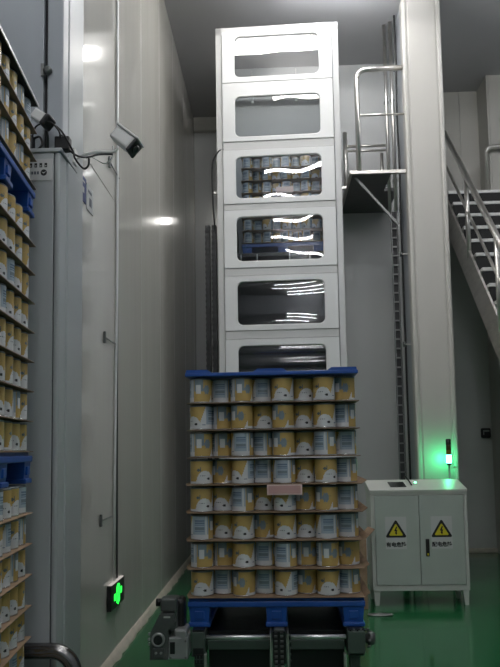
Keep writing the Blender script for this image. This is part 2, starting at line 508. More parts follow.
# left stack ---------------------------------------------------------------------
LR = R(95.8); LO = (-1.270, 3.262)
units = [(0.0, 8, 'bottom load', 'bottom'), (PH + 8 * LAYER, 8, 'middle load', 'middle'), (2 * (PH + 8 * LAYER), 3, 'top load', 'top')]
for z0, n, nm, pos in units:
    place_pallet(LO, LR, z0, {'bottom': 'blue plastic pallet on the floor under the whole left stack',
                              'middle': 'blue plastic pallet between bottom and middle loads of the left stack',
                              'top': 'blue plastic pallet between middle and top loads of the left stack'}[pos])
    rows = [''.join(random.choice('FFLGLGFCFGB') for _ in range(8)) for _ in range(n)]
    def lab_left(j, k, c, n=n, nm=nm):
        row = 'top layer' if j == n - 1 else '%s layer down' % ORD[n - 1 - j]
        col = 'at far edge' if k == 7 else '%s from far edge' % ORD[7 - k]
        return '%s can, %s, %s, left stack %s' % (FACE[c][1].replace(' with the star', '').replace('animal artwork and ', '').replace('pale blue text panel', 'pale blue panel').replace('blue panel and yellow edge', 'blue and yellow').replace('grey cloud on yellow', 'grey cloud').replace('white box over yellow band', 'white box').replace('yellow swirl over white', 'yellow swirl'), col, row, nm)
    stack(LO, LR, z0 + PH, rows, range(1, 8), can0, lab_left,
          lambda j, n=n, nm=nm: 'thin cardboard sheet under %s of the left stack %s' % ('top layer' if j == n - 1 else '%s layer down' % ORD[n - 1 - j], nm),
          'cans of the left stack', lambda j, p=pos: 2 if p == 'bottom' else 0, flush=True)
zt = 2 * (PH + 8 * LAYER) + PH + 3 * LAYER
o = MB().box(-PW / 2, PW / 2, -.01, PD, 0, .006, 'rubber').box(-PW / 2, PW / 2, -.014, -.008, -.006, .010, 'c_wht').build('cover_sheet', loc=(LO[0], LO[1], zt + .001), rot=(0, 0, LR))
tag(o, 'dark cover sheet with white edge lying over the left stack', 'cover sheet')

# ------------------------------------------------------------------ conveyor under the central stack
CZT = FZ            # top of the chains
t = thing('chain_conveyor', 'dark green chain conveyor with chrome cross shafts carrying the central stack', 'conveyor', (0, 4.2, 0))
for nm, xa, xb in (('side_frame', -.505, -.425), ('side_frame', .385, .480)):
    q = MB(); q.box(xa, xb, -.10, 1.2, CZT - .150, CZT - .012, 'convgreen', bev=.004)
    q.box(xa + .01, xb - .01, -.104, -.098, CZT - .145, CZT - .10, 'black')
    q.build(nm, t)
for xa, xb in ((-.50, -.43), (.39, .475)):
    q = MB(); q.box(xa, xb, -.095, 1.2, CZT - .012, CZT - .0005, 'black'); 
    for k in range(26): q.box(xa - .004, xb + .004, -.09 + k * .05, -.072 + k * .05, CZT - .014, CZT - .002, 'galv', bev=.002)
    q.build('side_chain', t)
for xa in (-.432, .36):
    MB().box(xa, xa + .016, -.12, -.08, CZT - .36, CZT - .13, 'steel_plate', bev=.002).build('bracket', t)
MB().box(-.42, -.062, .06, 1.2, CZT - .32, CZT - .045, 'black').build('bed', t)
MB().box(.062, .38, .06, 1.2, CZT - .32, CZT - .045, 'black').build('bed', t)
# grille on left frame
q = MB(); q.box(-.485, -.43, -.112, -.10, CZT - .185, CZT - .135, 'black')
for k in range(3): q.box(-.478 + k * .019, -.474 + k * .019, -.115, -.112, CZT - .18, CZT - .14, 'convgreen')
q.box(-.485, -.43, -.115, -.112, CZT - .162, CZT - .157, 'convgreen'); q.build('grille', t)
# centre chain between its guide plates
for x in (-.055, .043):
    MB().box(x, x + .008, -.16, 1.2, CZT - .215, CZT - .010, 'steel_plate', bev=.001).build('guide_plate', t)
q = MB(); q.box(-.040, .036, -.10, 1.2, CZT - .19, CZT - .012, 'black')
q.build('centre_beam', t)
q = MB()
for k in range(14):
    z = CZT - .018 - k * .014
    for x in (-.022, .012):
        q.box(x - .009, x + .009, -.118, -.102, z - .0055, z + .0035, 'galv' if k % 2 else 'black', bev=.0015)
for k in range(40): q.box(-.030, .026, -.10 + k * .032, -.082 + k * .032, CZT - .010, CZT - .0005, 'galv', bev=.001)
q.build('centre_chain', t)
q = MB()
for k in range(5): q.lathe([(.006, 0), (.006, .012)], 'galv', 8, Matrix.Translation((.058, -.10 + 0 * k, CZT - .03 - k * .035)) @ Matrix.Rotation(PI / 2, 4, 'X'))
q.build('bolt_row', t)
for xa, xb in ((-.42, -.055), (.062, .375)):
    MB().tube([(xa, -.120, CZT - .036), (xb, -.120, CZT - .036)], .0135, 'roller', 16).build('cross_shaft', t)
    MB().box(xa, xb, -.03, .04, CZT - .130, CZT - .075, 'convgreen', bev=.004).build('cross_beam', t)
MB().box(.383, .482, -.135, -.10, CZT - .125, CZT - .005, 'convgreen', bev=.004).build('end_cover', t)
q = MB()
q.lathe([(.028, 0), (.028, .02), (.040, .02), (.040, .045), (.030, .060)], 'iron', 20, Matrix.Translation((.484, -.06, CZT - .06)) @ Matrix.Rotation(PI / 2, 4, 'Y'))
for k in range(8):
    a = k * PI / 4
    q.lathe([(.007, 0), (.007, .014)], 'galv', 8, Matrix.Translation((.50, -.06 + .055 * math.cos(a), CZT - .06 + .05 * math.sin(a))) @ Matrix.Rotation(PI / 2, 4, 'Y'))
q.build('bearing', t)
q = MB()
for k in range(5): q.box(.395 + k * .02, .405 + k * .02, -.13, -.09, CZT - .006, CZT + .006, 'galv' if k % 2 else 'black', bev=.002)
q.build('chain_link_row', t)
for x, y in ((-.465, -.02), (.43, -.02), (-.465, 1.1), (.43, 1.1), (0.0, 1.1)):
    q = MB(); q.box(x - .03, x + .03, y - .03, y + .03, .01, CZT - .15 if x else CZT - .19, 'convgreen', bev=.004); q.box(x - .06, x + .06, y - .06, y + .06, 0, .012, 'convgreen')
    q.build('leg', t)

# gear motor on the left end of the conveyor
t = thing('gear_motor', 'dark gear motor with grey cast housing at left end of the conveyor', 'motor', (-.620, 4.115, CZT + .008))
q = MB()
q.box(-.040, .045, -.08, .03, -.005, .185, 'iron', bev=.012)      # rear drum housing
q.box(.025, .080, -.045, .08, -.01, .175, 'black', bev=.025, seg=4)
q.build('drum_housing', t)
q = MB(); q.box(-.050, .042, -.100, -.02, .115, .188, 'iron', bev=.010); q.build('terminal_cover', t)
q = MB(); q.prism([(-.105, -.13, -.140), (.000, -.13, -.140), (.000, -.13, .020), (.035, -.13, .060), (.030, -.13, .105), (-.050, -.13, .105), (-.100, -.13, .010)], (0, .11, 0), 'iron')
q.build('motor_body', t)
MB().box(-.025, .012, -.134, -.129, .088, .097, 'label_white').build('label_plate', t)
q = MB(); q.lathe([(.038, 0), (.038, .02), (.026, .022), (.026, .008)], 'alu', 28, Matrix.Translation((-.055, -.128, -.028)) @ Matrix.Rotation(PI / 2, 4, 'X'))
q.lathe([(.025, 0), (.025, .0235)], 'black', 28, Matrix.Translation((-.055, -.128, -.028)) @ Matrix.Rotation(PI / 2, 4, 'X'))
q.build('shaft_port', t)
MB().box(-.088, -.022, -.136, -.128, -.130, -.075, 'iron', bev=.006).build('end_shield', t)
for z in (.0, -.03, -.055): MB().lathe([(.008, 0), (.008, .012)], 'alu', 8, Matrix.Translation((-.108, -.115, z)) @ Matrix.Rotation(PI / 2, 4, 'X')).build('bolt', t)
for x in (-.068, -.040): MB().lathe([(.007, 0), (.007, .008)], 'alu', 8, Matrix.Translation((x, -.136, -.100)) @ Matrix.Rotation(PI / 2, 4, 'X')).build('bolt', t)
q = MB(); q.box(-.002, .108, -.12, .04, -.143, -.020, 'alu', bev=.008); q.box(.028, .100, -.11, .04, -.03, .020, 'alu', bev=.012)
q.build('gear_housing', t)
q = MB(); q.box(.008, .036, -.126, -.119, -.11, -.045, 'black', bev=.003)
q.build('slot_cover', t)
MB().lathe([(.020, 0), (.020, .012)], 'alu', 16, Matrix.Translation((.082, -.112, -.005)) @ Matrix.Rotation(PI / 2, 4, 'X')).build('gear_cap', t)
for x, z in ((.012, -.130), (.095, -.130), (.095, -.04)): MB().lathe([(.006, 0), (.006, .007)], 'galv', 8, Matrix.Translation((x, -.12, z)) @ Matrix.Rotation(PI / 2, 4, 'X')).build('bolt', t)
q = MB(); q.tube([(-.055, -.02, .150), (-.085, -.02, .150)], .022, 'black', 16); q.build('cable_gland', t)

# ------------------------------------------------------------------ glazed tower
TR = R(-2.0)
t = thing('glazed_lift_tower', 'tall white pallet lift tower with a column of rounded windows', 'lift tower', (.095, 8.2, 0), TR)
TW = .755; TD = 1.55; TH = 6.84
q = MB()
for x in (-TW, TW - .075):
    q.box(x, x + .075, .035, .11, 0, TH, 'white2', bev=.006)
    q.box(x, x + .075, TD - .075, TD, 0, TH, 'white2', bev=.006)
q.box(-TW, TW, .035, .11, TH - .10, TH, 'white2', bev=.006)
q.box(-TW, TW, TD - .075, TD, TH - .08, TH, 'white2', bev=.006)
q.build('frame', t)
q = MB(); q.box(-TW + .005, -TW + .02, .11, TD - .075, 0, TH - .03, 'white2'); q.build('side_panel', t)
q = MB(); q.box(TW - .02, TW - .005, .11, TD - .075, 0, TH - .03, 'white2'); q.build('side_panel', t)
MB().box(-TW + .075, TW - .075, TD - .03, TD - .015, 3.98, 6.0, 'wall_cool').build('rear_panel', t)
MB().box(-TW + .075, TW - .075, TD - .03, TD - .015, 0, 3.97, 'black').build('rear_panel', t)  # lower panel black: shade below the carriage put into the colour
for sx in (-1, 1): MB().box(min(sx * .66, sx * .73), max(sx * .66, sx * .73), .12, TD - .08, .1, 3.85, 'iron').build('guide_rail_cover', t)

def rounded(x0, x1, z0, z1, r, n=6):
    pts = []
    for cx, cz, a in ((x1 - r, z1 - r, 0), (x0 + r, z1 - r, 90), (x0 + r, z0 + r, 180), (x1 - r, z0 + r, 270)):
        for k in range(n + 1):
            an = R(a + 90 * k / n); pts.append((cx + r * math.cos(an), cz + r * math.sin(an)))
    return pts
def ring_panel(x0, x1, z0, z1, wx0, wx1, wz0, wz1, r, y0, y1, m):
    b = MB(); i = b.mi(m)
    inner = rounded(wx0, wx1, wz0, wz1, r); n = len(inner); q_ = n // 4
    outer = []
    corners = [(x1, z1), (x0, z1), (x0, z0), (x1, z0)]
    for k in range(n):
        outer.append(corners[k // q_])
    def face(pts, y): return [b.bm.verts.new((p[0], y, p[1])) for p in pts]
    lip = [(p[0] + (-.006 if p[0] > (wx0 + wx1) / 2 else .006), p[1] + (-.006 if p[1] > (wz0 + wz1) / 2 else .006)) for p in inner]
    If, Ib = face(inner, y0), face(lip, y0 + .006)
    Ic = face(lip, y1)
    cf = {c_: b.bm.verts.new((c_[0], y0, c_[1])) for c_ in corners}; cb = {c_: b.bm.verts.new((c_[0], y1, c_[1])) for c_ in corners}
    for k in range(n):
        k2 = (k + 1) % n
        for A, B, C_ in ((If, outer, cf), (Ic, outer, cb)):
            vs = [A[k], A[k2], C_[outer[k2]]]
            if outer[k] != outer[k2]: vs.append(C_[outer[k]])
            try: b.bm.faces.new(vs).material_index = i
            except ValueError: pass
        b.bm.faces.new((If[k], If[k2], Ib[k2], Ib[k])).material_index = i
        b.bm.faces.new((Ib[k], Ib[k2], Ic[k2], Ic[k])).material_index = i
    for k in range(4):
        a, c_ = corners[k], corners[(k + 1) % 4]
        b.bm.faces.new((cf[a], cf[c_], cb[c_], cb[a])).material_index = i
    return b
def wavy_pane(x0, x1, z0, z1, y, mode):
    b = MB(); i = b.mi('pane'); nx, nz = 56, 30; g = []
    cx, cz = (x0 + x1) / 2, (z0 + z1) / 2
    for a in range(nz + 1):
        row = []
        for c_ in range(nx + 1):
            x = x0 + (x1 - x0) * c_ / nx; z = z0 + (z1 - z0) * a / nz
            u = (x - cx) / ((x1 - x0) / 2); v = (z - cz) / ((z1 - z0) / 2)
            d = 0
            if mode == 0: d = .0006 * math.sin(5.5 * u + 1) * (v + .3)
            if mode == 1: d = .0011 * math.sin(6 * u) * v
            if mode == 2: d = .0030 * (1 - u * u) * (1 - v * v) + .0010 * math.sin(6 * u + 2) * v
            if mode == 3: d = -.0135 * v ** 3 * (1 - .42 * u * u) + .0006 * math.sin(5 * u)
            if mode == 4: d = .0055 * math.sin(10 * v) + .0012 * math.sin(4 * u + .6)
            row.append(b.bm.verts.new((x, y - d, z)))
        g.append(row)
    for a in range(nz):
        for c_ in range(nx):
            fc = b.bm.faces.new((g[a][c_], g[a][c_ + 1], g[a + 1][c_ + 1], g[a + 1][c_])); fc.material_index = i; fc.smooth = True
    return b
PANELS = [(6.11, 6.76, 6.17, 6.70, 0), (5.36, 6.10, 5.41, 5.93, 1), (4.58, 5.25, 4.64, 5.17, 2), (3.79, 4.50, 3.865, 4.42, 2),
          (3.03, 3.69, 3.09, 3.625, 3), (2.26, 2.925, 2.33, 2.85, 4), (1.49, 2.16, 1.55, 2.08, 2), (.72, 1.40, .78, 1.31, 2)]
PANEL_LAB = ['topmost', 'second', 'third', 'fourth', 'fifth', 'sixth', 'seventh', 'lowest']
for z0, z1, w0, w1, mode in PANELS:
    p = ring_panel(-.672, .672, z0, z1, -.527, .520, w0, w1, .07, 0.0, .034, 'white').build('window_panel', t)
    wavy_pane(-.525, .518, w0 + .004, w1 - .004, .020, mode).build('pane', p)
for a, b_ in ((5.25, 5.36), (4.50, 4.58), (3.69, 3.79), (2.925, 3.03), (2.16, 2.26), (1.40, 1.49), (.1, .72)):
    MB().box(-.672, .672, .010, .034, a + .006, b_ - .006, 'white2', bev=.003).build('cross_strip', t)
for x, s in ((-TW - .05, 1), (TW - .02, 1)):
    MB().box(x, x + .075, .06, .10, 4.735, 4.765, 'steel', bev=.003).build('side_bracket', t)
q = MB()
for x in (-.38, .22): q.box(x, x + .03, .98, 1.0, 6.33, 6.48, 'label_white', bev=.004); q.tube([(x + .015, .99, 6.48), (x + .015, .99, 6.8)], .006, 'steel', 8)
q.build('hanger', t)
q = MB()
q.box(-.62, .62, .28, 1.45, 3.995, 4.045, 'black', bev=.005); q.box(-.66, -.60, .40, 1.3, 3.9, 4.6, 'iron', bev=.01); q.box(.60, .66, .40, 1.3, 3.9, 4.6, 'iron', bev=.01)
for x in (-.5, -.3, .1, .35, .5): q.box(x, x + .012, .27, .29, 3.93, 4.03, 'label_white')
q.build('lift_carriage', t)
# black hose from the tower top going down its left side, and drag chain
q = MB(); q.tube(bez([(-.672, .05, 5.29), (-.74, .04, 5.25), (-.81, .05, 5.10), (-.812, .06, 4.72), (-.80, .08, 4.40), (-.80, .1, 4.30)]), .011, 'rubber', 8); q.build('hose', t)
q = MB()
for x in (-.915, -.835):
    q.box(x, x + .055, .10, .17, 0, 4.36, 'black', bev=.004)
    for k in range(60): q.box(x - .003, x + .048, .096, .13, .02 + k * .072, .05 + k * .072, 'rubber', bev=.002)
q.build('drag_chain', t)

# load standing on the lift carriage behind the glass
TO = (.13, 8.62); 
place_pallet(TO, TR, 4.046, 'blue plastic pallet seen through the fourth window of the tower')
rows = [''.join(random.choice('BDBGBBFD') for _ in range(8)) for _ in range(8)]
stack(TO, TR, 4.046 + PH, rows, range(8), can_far0,
      lambda j, k, c: 'can behind the tower glass, %s from left, %s' % (ORD[k], 'top layer' if j == 7 else 'bottom layer' if j == 0 else '%s layer down' % ORD[7 - j]),
      lambda j: 'thin cardboard sheet under the %s behind the tower glass' % ('top layer' if j == 7 else 'bottom layer' if j == 0 else '%s layer down' % ORD[7 - j]),
      'cans behind the tower glass', lambda j: 0)
o = MB().box(-.11, .11, -.004, .004, -.035, .035, 'pink_edge', bev=.001).build('pink_card', loc=(.17, 8.595, 4.885), rot=(0, 0, TR))
tag(o, 'pale pink card on the stack behind the third tower window', 'card')

# ------------------------------------------------------------------ control cabinet
KX0, KX1, KY0, KY1 = .972, 1.962, 7.40, 7.80
t = thing('control_cabinet', 'low grey green control cabinet with two doors and electrical warning labels', 'cabinet', ((KX0 + KX1) / 2, KY0, 0))
hw = (KX1 - KX0) / 2; d = KY1 - KY0
q = MB()
q.box(-hw, hw, .02, d, .15, 1.155, 'cab', bev=.006)
q.box(-hw, hw, 0, .02, .15, .205, 'cab', bev=.003); q.box(-hw, hw, 0, .02, 1.125, 1.16, 'cab', bev=.003)
q.box(-hw, -hw + .035, 0, .02, .205, 1.125, 'cab'); q.box(hw - .035, hw, 0, .02, .205, 1.125, 'cab')
q.build('body', t)
q = MB(); q.prism([(-hw - .01, -.012, 1.155), (-hw - .01, -.012, 1.178), (-hw - .01, d, 1.265), (-hw - .01, d, 1.155)], (2 * hw + .02, 0, 0), 'cab')
q.build('sloping_top', t)
split = -.002
dl = MB().box(-hw + .04, split - .003, -.008, .018, .21, 1.12, 'cabdoor', bev=.003).build('door', t)
dr = MB().box(split + .003, hw - .04, -.008, .018, .21, 1.12, 'cabdoor', bev=.003).build('door', t)
q = MB(); q.box(.055, .092, -.022, -.008, .50, .675, 'black', bev=.004); q.box(.062, .085, -.030, -.022, .56, .66, 'rubber', bev=.003); q.build('handle', dr)
q = MB(); q.box(.066, .082, -.026, -.022, .510, .532, 'yellow'); q.build('lock', dr)
for x in (-hw + .01, hw - .075):
    for y in (.01, d - .07):
        MB().prism([(x, y, .15), (x + .065, y, .15), (x + (.05 if x < 0 else .058), y, .0), (x + (.01 if x < 0 else .022), y, .0)], (0, .06, 0), 'cab').build('foot', t)
def warning(parent, cx, txt):
    cz = .745; w = .108
    p = MB().box(cx - w, cx + w, -.0095, -.0082, .575, .905, 'label_white').build('warning_label', parent)
    def tri(s, cz_, y, m, nm, th=.0008):
        pts = []
        for k, (ax, az) in enumerate(((0, s), (-s * .866 * 1.05, -s * .5), (s * .866 * 1.05, -s * .5))):
            r = s * .12; cx_, cz2 = ax * .88, az * .88
            for q_ in (-45, 0, 45):
                an = R((90, 210, 330)[k] + q_); pts.append((cx + cx_ + r * math.cos(an), y, cz_ + cz2 + r * math.sin(an)))
        return MB().prism(pts, (0, -th, 0), m).build(nm, p)
    zc = .755
    tri(.113, zc, -.0098, 'ink', 'black_triangle')
    tri(.075, zc - .001, -.0108, 'yellow', 'yellow_triangle')
    bolt = [(.004, .052), (-.020, .002), (-.004, .004), (-.009, -.014), (-.014, -.012), (.003, -.036), (.014, -.012), (.006, -.013), (.016, .017), (.002, .014), (.014, .046)]
    MB().prism([(cx + x, -.0118, zc + z) for x, z in bolt], (0, -.0008, 0), 'ink').build('lightning_bolt', p)
    text_mesh('text', txt, .052, 'ink', p, (cx, -.0098, .617), (PI / 2, 0, 0), bold=.0016)
warning(dl, 1.222 - (KX0 + KX1) / 2, '有电危险')
warning(dr, 1.690 - (KX0 + KX1) / 2, '配电危险')
def ontop(x0, x1, y0, y1, m, nm, h=.004):
    z = lambda y: 1.178 + (y + .012) * (.087 / (d + .012))
    return MB().prism([(x0, y0, z(y0) - .001), (x0, y0, z(y0) + h), (x0, y1, z(y1) + h), (x0, y1, z(y1) - .001)], (x1 - x0, 0, 0), m).build(nm, t)
ontop(-.27, -.10, .10, .30, 'screen', 'screen')
q = MB(); q.lathe([(.014, 0), (.014, .014), (.009, .022)], 'beacon_core', 14, Matrix.Translation((.015, .22, 1.23))); q.lathe([(.020, 0), (.020, .008)], 'steel', 14, Matrix.Translation((.015, .22, 1.228))); q.build('green_pilot_lamp', t)
o = MB().tube(bez([(-.035, .16, 1.218), (-.05, .22, 1.26), (-.065, .34, 1.30), (-.07, .39, 1.29)]), .008, 'rubber', 8).build('cable', t)

# cardboard box and scraps between the stack and the cabinet
t2 = thing('cardboard_box', 'open brown cardboard box standing left of the grey cabinet', 'box', (.80, 7.25, 0), R(8))
MB().box(-.10, .10, 0, .25, 0, .70, 'card', bev=.003).build('carton', t2)
MB().prism([(.1, 0, .70), (.19, 0, .79), (.19, .25, .79), (.1, .25, .70)], (0, 0, .005), 'card').build('flap', t2)
MB().prism([(-.1, 0, .70), (-.15, 0, .60), (-.15, .25, .60), (-.1, .25, .70)], (0, 0, .005), 'card').build('flap', t2)
o = MB().lathe([(.0, 0), (.12, 0), (.125, .006), (.12, .012), (.0, .014)], 'galv', 28).build('floor_plate', loc=(.98, 7.0, .001)); o.scale = (1, .45, 1)
tag(o, 'small flat grey plate on the green floor by the left foot of the cabinet', 'plate')

# stack light
t = thing('stack_light', 'signal tower lamp on a thin pole lit green in front of the column', 'signal lamp', (2.010, 8.28, 0))
MB().tube([(0, 0, 0), (0, 0, 1.40)], .011, 'galv', 12).build('pole', t)
MB().lathe([(.05, 0), (.05, .01), (.02, .014)], 'galv', 20).build('base', t)
MB().lathe([(.024, 1.40), (.026, 1.405), (.026, 1.425), (.024, 1.43)], 'black', 20).build('collar', t)
MB().lathe([(.026, 1.43), (.028, 1.435), (.028, 1.515), (.026, 1.52)], 'beacon', 20).build('green_lens', t)
MB().lathe([(.027, 1.52), (.028, 1.522), (.028, 1.575), (.027, 1.58)], 'amber', 20).build('amber_lens', t)
MB().lathe([(.027, 1.58), (.028, 1.582), (.028, 1.635), (.027, 1.64)], 'redlens', 20).build('red_lens', t)
MB().lathe([(.029, 1.64), (.030, 1.645), (.030, 1.70), (.020, 1.71)], 'black', 20).build('cap', t)
q = MB(); q.box(.05, .065, .0, .02, 1.36, 1.40, 'steel'); q.box(.09, .105, .0, .02, 1.38, 1.41, 'steel'); q.box(.0, .10, .006, .014, 1.372, 1.382, 'steel'); q.build('bracket', t)

# small black intercom on the dark wall
t = thing('call_button_box', 'small black rounded box on the dark wall beneath the stairs', 'wall box', (3.23, 10.94, 1.815))
MB().box(-.075, .075, -.035, 0, -.075, .075, 'black', bev=.02, seg=3).build('case', t)
q = MB(); q.box(-.045, .05, -.038, -.034, .018, .045, 'alu', bev=.003); q.box(-.045, -.030, -.038, -.034, -.03, .018, 'alu', bev=.002); q.build('handle', t)

# ------------------------------------------------------------------ vertical services at the column's left
t = thing('cable_ladder', 'narrow galvanised cable ladder running up the left side of the column', 'cable ladder', (1.540, 8.86, 0))
MB().box(-.005, .005, 0, .05, 0, 4.66, 'galv').build('rail', t)
MB().box(.073, .082, 0, .05, 0, 4.66, 'galv').build('rail', t)
for k in range(38): MB().box(.004, .074, .012, .03, .1 + k * .12, .118 + k * .12, 'galv').build('rung', t)
q = MB(); q.box(.01, .07, .045, .05, 0, 4.66, 'seam'); q.build('back_strip', t)
for x, r, mm, l, zb in ((1.560, .022, 'steel', 'left stainless pipe rising to the ceiling behind the platform handrail', 4.7), (1.630, .024, 'steel', 'right stainless pipe rising to the ceiling beside the column', 4.7)):
    t = thing('riser_pipe', l, 'pipe', (x, 9.06 if x < 1.6 else 9.0, 0), group='stainless pipes beside the column')
    MB().tube([(0, 0, zb), (0, 0, CZ)], r, mm, 14).build('pipe', t)
    for z in (5.1, 6.2): MB().box(-.03, .03, -.005, .03, z, z + .03, 'galv').build('clamp', t)
t = thing('cable_bundle', 'black cable bundle strapped between the steel pipes and the column', 'cable')
MB().tube(bez([(1.662, 8.85, CZ), (1.668, 8.85, 6.6), (1.655, 8.85, 6.0), (1.665, 8.85, 5.2), (1.657, 8.85, 4.6), (1.662, 8.85, 3.6), (1.665, 8.85, 1.0), (1.665, 8.85, 0.0)]), .012, 'rubber', 8).build('cable', t)
MB().tube(bez([(1.675, 8.93, CZ), (1.672, 8.93, 6.4), (1.676, 8.93, 5.4), (1.672, 8.93, 4.2), (1.675, 8.93, 0.0)]), .009, 'galv', 8).build('conduit', t)
for z, lab in ((6.50, 'top clamp on the left side of the column by the handrail'), (4.05, 'upper of the lower two clamps on the left side of the column'), (2.90, 'lowest clamp on the left side of the column above the cabinet')):
    t = thing('pipe_clamp', lab, 'clamp', (1.687, 8.75, z), group='clamps on the column')
    MB().box(-.06, .03, -.02, .0, -.008, .008, 'steel', bev=.002).build('arm', t)
    MB().lathe([(.018, -.03), (.018, .03)], 'iron', 12, Matrix.Translation((-.06, -.01, 0))).build('ring', t)

# ------------------------------------------------------------------ high platform
t = thing('maintenance_platform', 'small high steel platform with tube handrails between tower and column', 'platform', (0, 0, 0))
PZ = 5.06
MB().box(1.02, 1.50, 8.56, 10.0, PZ - .035, PZ + .01, 'grate').box(1.50, 1.68, 9.14, 10.0, PZ - .035, PZ + .01, 'grate').build('deck', t)
MB().box(0.985, 1.688, 8.53, 8.57, PZ - .030, PZ + .016, 'steel_plate', bev=.004).build('edge_beam', t)
MB().box(.985, 1.02, 8.57, 10.0, PZ - .030, PZ + .016, 'steel_plate', bev=.004).build('edge_beam', t)
h = PZ + 1.34
MB().tube([(1.105, 8.55, PZ + .02)] + [(1.105, 8.55, h - .12)] + arc((1.225, 8.55, h - .12), .12, 180, 90, 8) + [(1.695, 8.55, h + .01)], .032, 'steel', 16).build('front_handrail', t)
MB().tube([(1.09, 8.55, PZ + .74), (1.695, 8.55, PZ + .74)], .014, 'steel', 10).build('front_mid_rail', t)
MB().tube([(1.055, 9.60, PZ + .01), (1.055, 9.60, PZ + 1.0)], .030, 'steel', 14).build('rear_post', t)
MB().tube([(1.06, 9.60, PZ + .80), (1.66, 9.60, PZ + .80)], .018, 'steel', 10).build('rear_rail', t)
MB().tube([(1.06, 9.60, PZ + .73), (1.66, 9.60, PZ + .73)], .014, 'steel', 10).build('rear_rail', t)
MB().tube([(1.56, 9.60, PZ + .02), (1.56, 9.60, PZ + .68)], .026, 'steel', 12).build('rear_post', t)
MB().prism([(1.055, 8.64, PZ - .035), (1.09, 8.64, PZ - .035), (1.60, 8.64, 4.415), (1.58, 8.64, 4.395)], (0, .035, 0), 'galv').build('brace', t)

# ------------------------------------------------------------------ staircase
t = thing('steel_staircase', 'stainless steel staircase with tube handrail descending right of the column', 'staircase', (0, 0, 0))
SX0, SX1 = 2.56, 3.60; N = 20; TZ, TY = 5.32, 10.02; DZ, DY = .253, .244
for k in range(N + 1):
    z = TZ - k * DZ; y = TY - k * DY
    if z < .1: break
    MB().box(SX0 + .01, SX1 - .01, y - .03, y + DY - .012 if k else y + .9, z - .045, z, 'tread', bev=.005).build('tread', t)
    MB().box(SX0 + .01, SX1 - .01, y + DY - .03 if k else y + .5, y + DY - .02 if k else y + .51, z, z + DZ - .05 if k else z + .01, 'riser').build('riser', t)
def stringer(x):
    yT, yB = 10.05, 10.05 - (5.27 / (DZ / DY))
    s = DZ / DY
    zt_ = lambda y: 5.27 - (10.05 - y) * s
    return MB().prism([(x, yT, zt_(yT)), (x, yB, 0.02), (x, yB + .5, 0.0), (x, yT, zt_(yT) - .50)], (.03, 0, 0), 'steel_plate')
stringer(SX0 - .03).build('stringer', t); stringer(SX1).build('stringer', t)
s = DZ / DY
def rail(x, dz, r, nm, y0=10.05, y1=5.4):
    MB().tube([(x, y0, 5.27 + dz - (10.05 - y0) * s), (x, y1, 5.27 + dz - (10.05 - y1) * s)], r, 'steel', 16).build(nm, t)
rail(SX0 - .012, .98, .038, 'handrail'); rail(SX0 - .012, .50, .019, 'mid_rail')
for y in (8.98, 7.88, 6.9, 5.9):
    z = 5.27 - (10.05 - y) * s
    MB().tube([(SX0 - .014, y, z - .12), (SX0 - .014, y, z + .97)], .030, 'steel', 14).build('baluster', t)
rail(SX1 + .01, .98, .034, 'handrail', 9.9)
for y in (9.0, 7.6, 6.2):
    z = 5.27 - (10.05 - y) * s
    MB().tube([(SX1 + .012, y, z - .12), (SX1 + .012, y, z + .97)], .026, 'steel', 14).build('baluster', t)
MB().tube([(3.255, 10.36, TZ)] + [(3.255, 10.36, TZ + .70)] + arc((3.355, 10.36, TZ + .70), .10, 180, 90, 8) + [(4.35, 10.36, TZ + .80)], .034, 'steel', 14).build('landing_rail', t)
MB().box(2.31, 4.38, 10.02, 10.43, TZ - .05, TZ - .004, 'tread', bev=.004).build('landing', t)
MB().box(2.31, 4.38, 10.40, 10.44, TZ + .03, TZ + .12, 'steel_plate', bev=.004).build('kick_plate', t)

# ------------------------------------------------------------------ left wall fittings
t = thing('exit_sign', 'black emergency exit sign glowing green low on the left wall', 'exit sign', (WX + .001, 5.40, .41))
MB().box(0, .035, 0, .46, 0, .19, 'black', bev=.004).build('case', t)
MB().box(.004, .033, .03, .44, .191, .196, 'exit_white').build('lit_top_edge', t)
q = MB()
def g(y0, y1, z0, z1): q.box(.0352, .0375, y0, y1, z0, z1, 'exit')
g(0.175, .285, .030, .150)
q.prism([(.0352, .175, .150), (.0352, .285, .150), (.0352, .26, .172), (.0352, .20, .172)], (.0023, 0, 0), 'exit')
q.prism([(.0352, .19, .030), (.0352, .27, .030), (.0352, .23, .010)], (.0023, 0, 0), 'exit')
g(.095, .145, .060, .110); g(.315, .360, .080, .130)
q.build('pictogram', t)
q = MB(); q.box(.0376, .0382, .200, .215, .04, .10, 'black'); q.box(.0376, .0382, .240, .252, .07, .135, 'black'); q.build('figure_lines', t)

t = thing('white_conduit', 'thin white conduit running down the left wall to the exit sign', 'conduit', (WX + .016, 5.68, 0))
MB().tube([(0, -.10, .61), (0, -.08, 1.5), (0, 0, 3.2), (0, .02, CZ)], .010, 'white', 10).build('pipe', t)
MB().box(-.013, -.004, .03, .05, .6, CZ, 'seam').build('dark_seam_line', t)  # dark line of the panel seam beside the conduit
q = MB(); q.box(-.012, .012, -.16, -.12, .53, .60, 'black', bev=.004); q.build('junction', t)
for z, y, lab in ((2.50, 5.28, 'upper small wire bracket on the left wall beside the conduit'), (1.12, 5.18, 'lower small wire bracket on the left wall beside the conduit'), (3.95, 5.42, 'wire bracket with a dangling loop under the white camera')):
    t = thing('wire_bracket', lab, 'bracket', (WX + .002, y, z), group='wire brackets on the left wall')
    MB().tube([(.012, 0, 0), (.012, .34, .0)], .006, 'galv', 8).build('rod', t)
    MB().box(0, .018, -.012, .012, -.045, .045, 'iron', bev=.003).build('foot_plate', t)

